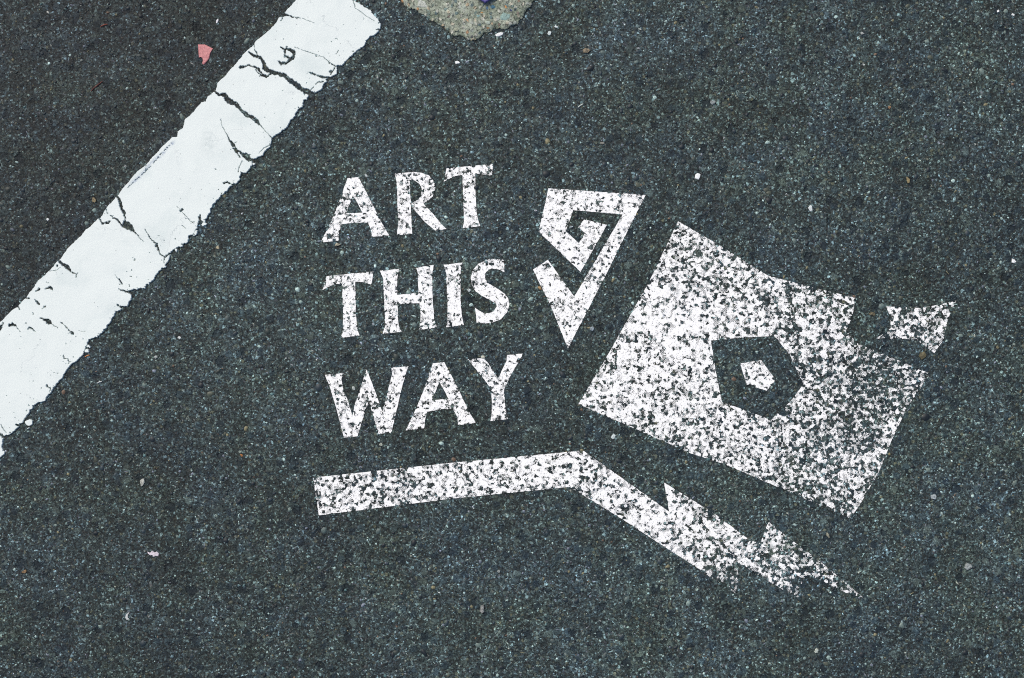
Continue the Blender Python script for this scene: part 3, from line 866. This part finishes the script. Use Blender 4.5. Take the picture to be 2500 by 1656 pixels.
M_ARM = mat_stencil('stencil_paint_arm', -0.02, [(1590, 1255, 60, -0.12), (1375, 1130, 80, -0.03), (2090, 1450, 110, 0.08), (1930, 1440, 60, 0.07), (1780, 1420, 90, 0.12), (1700, 1350, 50, 0.05), (1960, 1330, 60, 0.06), (800, 1220, 60, 0.03), (1600, 1220, 26, 0.08)], (1.0, 0.2, 1780, 2350, 0.15), blob_px=9.3)
M_DART = mat_stencil('stencil_paint_dart', 0.055, blob_px=9.5)

wl = {'ART': ('white stencilled word ART, top line of the lettering', M_ART),
      'THIS': ('white stencilled word THIS, middle line of the lettering', M_THIS),
      'WAY': ('white stencilled word WAY, bottom line of the lettering', M_WAY)}
STENCILS = []
for wd, (R, ls) in LET.items():
    allp = [p for _, lp in ls for p in T(*R, lp[0])]
    root = empty('stencilled_word', sum(p[0] for p in allp) / len(allp), sum(p[1] for p in allp) / len(allp))
    tag(root, wl[wd][0], 'lettering', 'words of the stencilled sign')
    for k, (nm, lp) in enumerate(ls):
        loops = [T(*R, l) for l in lp]
        STENCILS.append(loops)
        flat_shape(nm, loops, wl[wd][1], root, seed=k + 3)
o = flat_shape('spiral_mark', [SPIRAL], M_SPI)
tag(o, 'white stencilled angular spiral ending in a point, right of the words', 'painted mark')
STENCILS.append([SPIRAL])
root = empty('panel_mark', 1780, 880)
tag(root, 'large white stencilled panel with a dark pentagon cut out of it', 'painted mark')
flat_shape('panel', PANEL, M_PAN, root); flat_shape('inner_pentagon', [PENT], M_SPI, root)
STENCILS += [PANEL, [PENT]]
o = flat_shape('dart_mark', [DART], M_DART)
tag(o, 'small ragged white stencilled dart right of the large panel', 'painted mark')
STENCILS.append([DART])
o = flat_shape('arm_mark', [ARM], M_ARM)
tag(o, 'bent white stencilled bar with jagged splinters at its lower right end', 'painted mark')
STENCILS.append([ARM])

# ------------------------------------------------------------------ loose stones and litter one can single out
pink = T(450, 0, 4.734, [(162, 522), (240, 523), (330, 568), (300, 620), (285, 680), (250, 725), (228, 747), (207, 740), (218, 705), (212, 675), (190, 662), (172, 668)])
o = chip('litter_scrap', 500, 132, 10, 10, 0, (0.52, 0.20, 0.205), 0.0014, 1, outline=pink, rough=0.5, grain=0.15)
tag(o, 'torn pink scrap with a bite out of it, left of the white line', 'scrap')

def fibre(pts, w, rgb, lab):
    V, Fc = [], []
    n = len(pts)
    for k, (x, y) in enumerate(pts):
        a = pts[max(0, k - 1)]; b = pts[min(n - 1, k + 1)]
        dx, dy = b[0] - a[0], b[1] - a[1]; L = math.hypot(dx, dy); nx_, ny_ = -dy / L, dx / L
        ww = w * (0.35 if k in (0, n - 1) else 0.5)
        for ox, oz in ((-ww, 0.0006), (0, 0.0006 + ww * S), (ww, 0.0006), (0, 0.0003)):
            V.append(W((x + nx_ * ox, y + ny_ * ox), oz + 0.0004))
    for k in range(n - 1):
        for q in range(4):
            a, b = k * 4 + q, k * 4 + (q + 1) % 4
            Fc.append((a, b, b + 4, a + 4))
    Fc += [(0, 3, 2, 1), tuple(4 * (n - 1) + q for q in range(4))]
    o = mesh_obj('fibre', V, Fc, mat_stone(rgb, 0.6, 0.3), W(pts[0]))
    tag(o, lab, 'fibre')
fibre([(222, 224), (229, 216), (236, 211), (243, 205), (251, 199)], 2.4, (0.16, 0.045, 0.035), 'thin dark red fibre slanting across the asphalt in the upper left')
fibre([(246, 66), (251, 63), (257, 61), (263, 60)], 3.0, (0.24, 0.06, 0.035), 'short red orange fibre near the top left corner')
fibre([(208, 872), (213, 869), (219, 867)], 3.0, (0.55, 0.22, 0.07), 'short orange splinter close to the lower right rim of the white line')
fibre([(1411, 263), (1417, 258), (1424, 254)], 3.2, (0.55, 0.60, 0.55), 'pale splinter on open asphalt above the spiral')
fibre([(238, 936), (243, 933), (249, 932)], 3.2, (0.55, 0.58, 0.58), 'pale splinter between the white line and the left end of the bent bar')

W_, PG, TAN, BR, OR, LV, BL = (0.80, 0.83, 0.83), (0.42, 0.47, 0.46), (0.30, 0.24, 0.14), (0.17, 0.12, 0.075), (0.50, 0.20, 0.05), (0.62, 0.57, 0.62), (0.30, 0.37, 0.42)
stones = [
 ('paint_chip', 1704, 430, 17, 19, 0.3, W_, 'white chip lying above and right of the spiral mark', 'paint chip'),
 ('paint_chip', 2475, 638, 17, 14, 0.3, W_, 'white oval chip close to the right edge', 'paint chip'),
 ('paint_chip', 1219, 85, 21, 11, -0.4, W_, 'white oval chip touching the lower rim of the concrete patch', 'paint chip'),
 ('paint_chip', 1117, 153, 16, 9, 0.2, W_, 'small white chip on bare asphalt straight below the concrete patch', 'paint chip'),
 ('paint_chip', 1357, 66, 10, 6, 0.3, (0.7, 0.78, 0.78), 'upper of two white chips right of the concrete patch', 'paint chip'),
 ('paint_chip', 1341, 82, 10, 12, 0.6, (0.6, 0.68, 0.68), 'lower of two white chips right of the concrete patch', 'paint chip'),
 ('pebble', 348, 1177, 14, 24, 0.1, (0.50, 0.52, 0.47), 'pale grey upright pebble below the lower end of the white line', 'pebble'),
 ('flaky_chip', 374, 1352, 27, 12, 0.35, LV, 'pinkish white ruffled flake in the lower left of the asphalt', 'flake'),
 ('pebble', 532, 605, 14, 9, 0.4, (0.40, 0.36, 0.24), 'tan pebble between the white line and the word ART', 'pebble'),
 ('pebble', 231, 489, 14, 18, -0.4, (0.25, 0.20, 0.11), 'ochre pebble just left of the white line', 'pebble'),
 ('pebble', 60, 1396, 17, 10, -0.4, (0.24, 0.15, 0.07), 'orange brown pebble low at the left edge', 'pebble'),
 ('pebble', 381, 872, 12, 10, 0.2, PG, 'small grey pebble left of the word WAY', 'pebble'),
 ('pebble', 1177, 1488, 18, 26, 0.3, (0.28, 0.29, 0.28), 'grey elongated pebble near the bottom centre', 'pebble'),
 ('pebble', 2280, 1213, 20, 15, -0.3, (0.40, 0.46, 0.48), 'pale bluish pebble right of the lower corner of the large panel', 'pebble'),
 ('pebble', 2020, 1305, 9, 20, -0.5, (0.34, 0.34, 0.26), 'slim tan pebble between the large panel and the jagged splinters', 'pebble'),
 ('pebble', 2363, 1383, 22, 20, 0.3, (0.32, 0.36, 0.36), 'rough pale grey pebble far right of the jagged splinters', 'pebble'),
 ('pebble', 1993, 1588, 12, 15, 0.2, (0.50, 0.56, 0.50), 'pale green pointed pebble near the bottom right', 'pebble'),
 ('pebble', 2130, 766, 20, 13, 0.2, (0.16, 0.14, 0.08), 'brown oval pebble between the large panel and the dart', 'pebble'),
 ('pebble', 2252, 868, 20, 22, 0.7, (0.13, 0.115, 0.06), 'dull ochre pebble just below the dart', 'pebble'),
 ('paint_chip', 1978, 509, 16, 14, -0.6, (0.62, 0.68, 0.68), 'split white chip above the large panel', 'paint chip'),
 ('paint_chip', 2437, 28, 8, 8, 0, W_, 'left of two white chips in the top right corner', 'paint chip'),
 ('paint_chip', 2473, 36, 9, 7, 0.2, W_, 'right of two white chips in the top right corner', 'paint chip'),
 ('pebble', 2217, 441, 11, 21, -0.3, (0.27, 0.22, 0.11), 'mustard pebble in the upper right, above the dart', 'pebble'),
 ('pebble', 2171, 263, 12, 9, 0.4, (0.38, 0.22, 0.11), 'orange tan pebble in the upper right quarter', 'pebble'),
 ('pebble', 1431, 124, 22, 16, 0.1, (0.22, 0.18, 0.12), 'dull brown pebble right of and below the concrete patch', 'pebble'),
 ('paint_chip', 1497, 1067, 15, 15, 0.6, (0.50, 0.58, 0.58), 'shell-like white chip between the large panel and the bent bar', 'paint chip'),
 ('pebble', 1218, 1395, 10, 12, 0.6, PG, 'grey pebble below the bent bar near its bend', 'pebble'),
 ('pebble', 590, 1112, 9, 6, 0.6, OR, 'bright orange grit left of the bent bar', 'pebble'),
 ('curved_flake', 312, 1504, 8, 18, 0, (0.52, 0.55, 0.55), 'white crescent-shaped flake in the lower left', 'flake'),
 ('pebble', 1180, 872, 15, 11, -0.2, (0.48, 0.5, 0.42), 'pale pebble just left of the letter Y top', 'pebble'),
 ('pebble', 1145, 709, 9, 13, -0.6, (0.55, 0.62, 0.62), 'bluish white pebble between the letters I and S', 'pebble'),
 ('pebble', 864, 948, 11, 13, 0.3, (0.52, 0.58, 0.55), 'pale pebble inside the upper gap of the letter W', 'pebble'),
 ('pebble', 895, 430, 9, 15, -0.5, (0.50, 0.56, 0.56), 'bluish pebble between the letters A and R of ART', 'pebble'),
 ('pebble', 823, 598, 19, 14, -0.3, (0.34, 0.32, 0.24), 'beige pebble under the left foot of the letter A of ART', 'pebble'),
 ('pebble', 1318, 703, 14, 11, 0.5, (0.36, 0.24, 0.11), 'orange tan pebble beside the left prong of the spiral', 'pebble'),
 ('pebble', 1395, 554, 13, 6, -0.3, (0.5, 0.6, 0.64), 'pale blue sliver inside the spiral', 'pebble'),
 ('pebble', 1307, 514, 11, 7, 0.1, (0.52, 0.55, 0.6), 'white sliver left of the spiral', 'pebble'),
 ('pebble', 1446, 802, 13, 16, -0.1, (0.3, 0.37, 0.42), 'blue grey pebble between the spiral and the large panel', 'pebble'),
 ('pebble', 930, 1085, 12, 11, 0.2, (0.36, 0.4, 0.34), 'grey green pebble under the word WAY', 'pebble'),
 ('pebble', 2105, 82, 10, 8, 0.2, (0.45, 0.48, 0.46), 'upper right grey pebble on open asphalt', 'pebble'),
 ('pebble', 117, 30, 12, 6, 0.8, (0.5, 0.52, 0.48), 'light sliver in the top left corner', 'pebble'),
 ('paint_chip', 530, 52, 7, 14, 0.4, (0.70, 0.70, 0.74), 'white chip above the pink scrap', 'paint chip'),
 ('paint_chip', 117, 536, 9, 7, -0.3, (0.72, 0.76, 0.76), 'white chip left of the white line halfway down', 'paint chip'),
 ('paint_chip', 438, 824, 10, 7, 0.5, (0.66, 0.70, 0.68), 'white chip between the white line and the word WAY', 'paint chip'),
 ('pebble', 1470, 350, 14, 10, 0.2, (0.3, 0.3, 0.26), 'light brown pebble above the spiral', 'pebble'),
 ('pebble', 1740, 250, 16, 14, 0.2, (0.27, 0.31, 0.31), 'rough grey pebble in the upper middle right', 'pebble'),
]
cres = [(316, 1495), (308, 1500), (306, 1508), (310, 1514), (316, 1512), (312, 1507), (312, 1502)]
ruff = [(360, 1347), (367, 1350), (372, 1345), (378, 1349), (383, 1347), (388, 1352), (386, 1358), (379, 1357), (376, 1360), (372, 1355), (367, 1356), (362, 1352)]
for k, (nm, x, y, w, h, r, c, lab, cat) in enumerate(stones):
    ol = cres if nm == 'curved_flake' else ruff if nm == 'flaky_chip' else None
    flat = nm != 'pebble'
    rs = random.Random(k * 31)
    if not flat: w, h, c = w * 0.92, h * 0.92, tuple(q * 0.82 for q in c)
    o = chip(nm, x, y, w, h, r, c, (0.0010 if flat else min(w, h) * S * 0.30), k, rs.choice([5, 6, 7]), outline=ol, grain=0.25 if flat else 0.5, dome=0.7 if flat else 0.5)
    tag(o, lab, cat, {'paint_chip': 'white paint chips scattered on the asphalt', 'pebble': 'pebbles standing out of the asphalt'}.get(nm))

# ------------------------------------------------------------------ aggregate: the countless small stones standing out of the mat
def aggregate():
    rs = np.random.RandomState(7)
    N = 62000
    X = rs.uniform(-900, 3400, N); Y = rs.uniform(-700, 2356, N)
    # size distribution in px (radius)
    rad = 1.3 + rs.gamma(1.6, 0.75, N); rad = np.minimum(rad, 8.0)
    keep = np.ones(N, dtype=bool)
    def inside(px, py, pts):
        r = np.zeros(px.shape, dtype=bool); n = len(pts)
        for k in range(n):
            (xa, ya), (xb, yb) = pts[k][:2], pts[(k + 1) % n][:2]
            if ya == yb: continue
            r ^= ((ya > py) != (yb > py)) & (px < (xb - xa) * (py - ya) / (yb - ya) + xa)
        return r
    for loops in STENCILS:
        k_ = inside(X, Y, loops[0])
        for h in loops[1:]: k_ &= ~inside(X, Y, h)
        keep &= ~k_
    keep &= ~inside(X, Y, PATCH_OUT)
    li = np.clip(((X - LFD.x0)).astype(int), 0, LFD.nx - 1); lj = np.clip(((Y - LFD.y0)).astype(int), 0, LFD.ny - 1)
    inb = (X > LFD.x0) & (X < LFD.x0 + LFD.nx - 1) & (Y > LFD.y0) & (Y < LFD.y0 + LFD.ny - 1)
    keep &= ~(inb & (LF[lj, li] > -2.5))
    X, Y, rad = X[keep], Y[keep], rad[keep]; N = len(X)
    # colours: a real mix of dark basalt, blue grey, tan, pale quartz
    pal = np.array([(0.012, 0.016, 0.022), (0.022, 0.030, 0.040), (0.035, 0.040, 0.038), (0.055, 0.062, 0.064), (0.075, 0.070, 0.055), (0.10, 0.115, 0.115),
                    (0.16, 0.175, 0.165), (0.20, 0.15, 0.09), (0.26, 0.29, 0.28), (0.42, 0.46, 0.45), (0.62, 0.66, 0.66), (0.16, 0.085, 0.06), (0.10, 0.15, 0.16), (0.18, 0.17, 0.22)])
    pr = np.array([.10, .12, .14, .14, .10, .09, .08, .035, .06, .035, .012, .012, .05, .03]); pr /= pr.sum()
    ci = rs.choice(len(pal), N, p=pr)
    rad[(ci == 10)] *= 0.75; rad[ci <= 1] *= 1.5
    col = pal[ci] * rs.uniform(0.75, 1.25, (N, 1)) * np.array([[0.84, 1.05, 1.02]])
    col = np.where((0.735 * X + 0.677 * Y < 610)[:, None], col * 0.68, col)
    K = 7
    ang = (np.arange(K)[None] + rs.uniform(-0.3, 0.3, (N, K))) / K * 2 * np.pi
    rr = rad[:, None] * rs.uniform(0.72, 1.15, (N, K))
    big = rs.rand(N) < 0.012
    rad = np.where(big & (ci < 8), rs.uniform(5, 9.5, N), rad)
    sliver = (rs.rand(N) < 0.02)
    rr = np.where(sliver[:, None], rs.uniform(4, 8, (N, 1)) * rs.uniform(0.85, 1.1, (N, K)), np.where(big[:, None], rad[:, None] * rs.uniform(0.72, 1.15, (N, K)), rr))
    asp = np.where(sliver[:, None], rs.uniform(0.12, 0.25, (N, 1)), rs.uniform(0.5, 1.0, (N, 1))); rot = rs.uniform(0, np.pi, (N, 1))
    ux, uy = np.cos(ang) * rr, np.sin(ang) * rr * asp
    vx = ux * np.cos(rot) - uy * np.sin(rot); vy = ux * np.sin(rot) + uy * np.cos(rot)
    rad = np.where(sliver, 2.0, rad)
    ht = rad * S * rs.uniform(0.12, 0.5, N); ht = np.minimum(ht, 0.0011)
    wx = (X - CX) * S; wy = (CY - Y) * S
    V = np.zeros((N, 2 * K + 1, 3))
    V[:, :K, 0] = wx[:, None] + vx * S; V[:, :K, 1] = wy[:, None] - vy * S; V[:, :K, 2] = -0.0002
    V[:, K:2 * K, 0] = wx[:, None] + vx * S * 0.72; V[:, K:2 * K, 1] = wy[:, None] - vy * S * 0.72
    V[:, K:2 * K, 2] = ht[:, None] * rs.uniform(0.6, 1.0, (N, K))
    V[:, 2 * K, 0] = wx; V[:, 2 * K, 1] = wy; V[:, 2 * K, 2] = ht
    base = (np.arange(N) * (2 * K + 1))[:, None]
    k = np.arange(K); k1 = (k + 1) % K
    tri = []
    # sides as two triangles each, cap fan (y was flipped so order is clockwise in px = ccw reversed)
    a = np.stack([k, k1 + K, k + K], -1).reshape(-1); b = np.stack([k, k1, k1 + K], -1).reshape(-1); c = np.stack([k + K, k1 + K, np.full(K, 2 * K)], -1).reshape(-1)
    pat = np.concatenate([a, b, c]).reshape(-1, 3)[:, ::-1].reshape(-1)
    idx = (base + pat[None]).reshape(-1)
    me = bpy.data.meshes.new('aggregate')
    nv = N * (2 * K + 1); nf = len(idx) // 3
    me.vertices.add(nv); me.vertices.foreach_set('co', V.reshape(-1).astype(np.float32))
    me.loops.add(len(idx)); me.loops.foreach_set('vertex_index', idx.astype(np.int32))
    me.polygons.add(nf); me.polygons.foreach_set('loop_start', (np.arange(nf) * 3).astype(np.int32)); me.polygons.foreach_set('loop_total', np.full(nf, 3, dtype=np.int32))
    me.update(calc_edges=True); me.validate()
    at = me.color_attributes.new('stone_colour', 'FLOAT_COLOR', 'POINT')
    cc = np.ones((N, 2 * K + 1, 4), dtype=np.float32); cc[:, :, :3] = col[:, None, :]
    at.data.foreach_set('color', cc.reshape(-1))
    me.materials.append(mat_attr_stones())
    o = bpy.data.objects.new('aggregate', me); C.objects.link(o)
    tag(o, 'countless small grey, blue and tan stones set in the asphalt surface', 'gravel', kind='stuff')
aggregate()
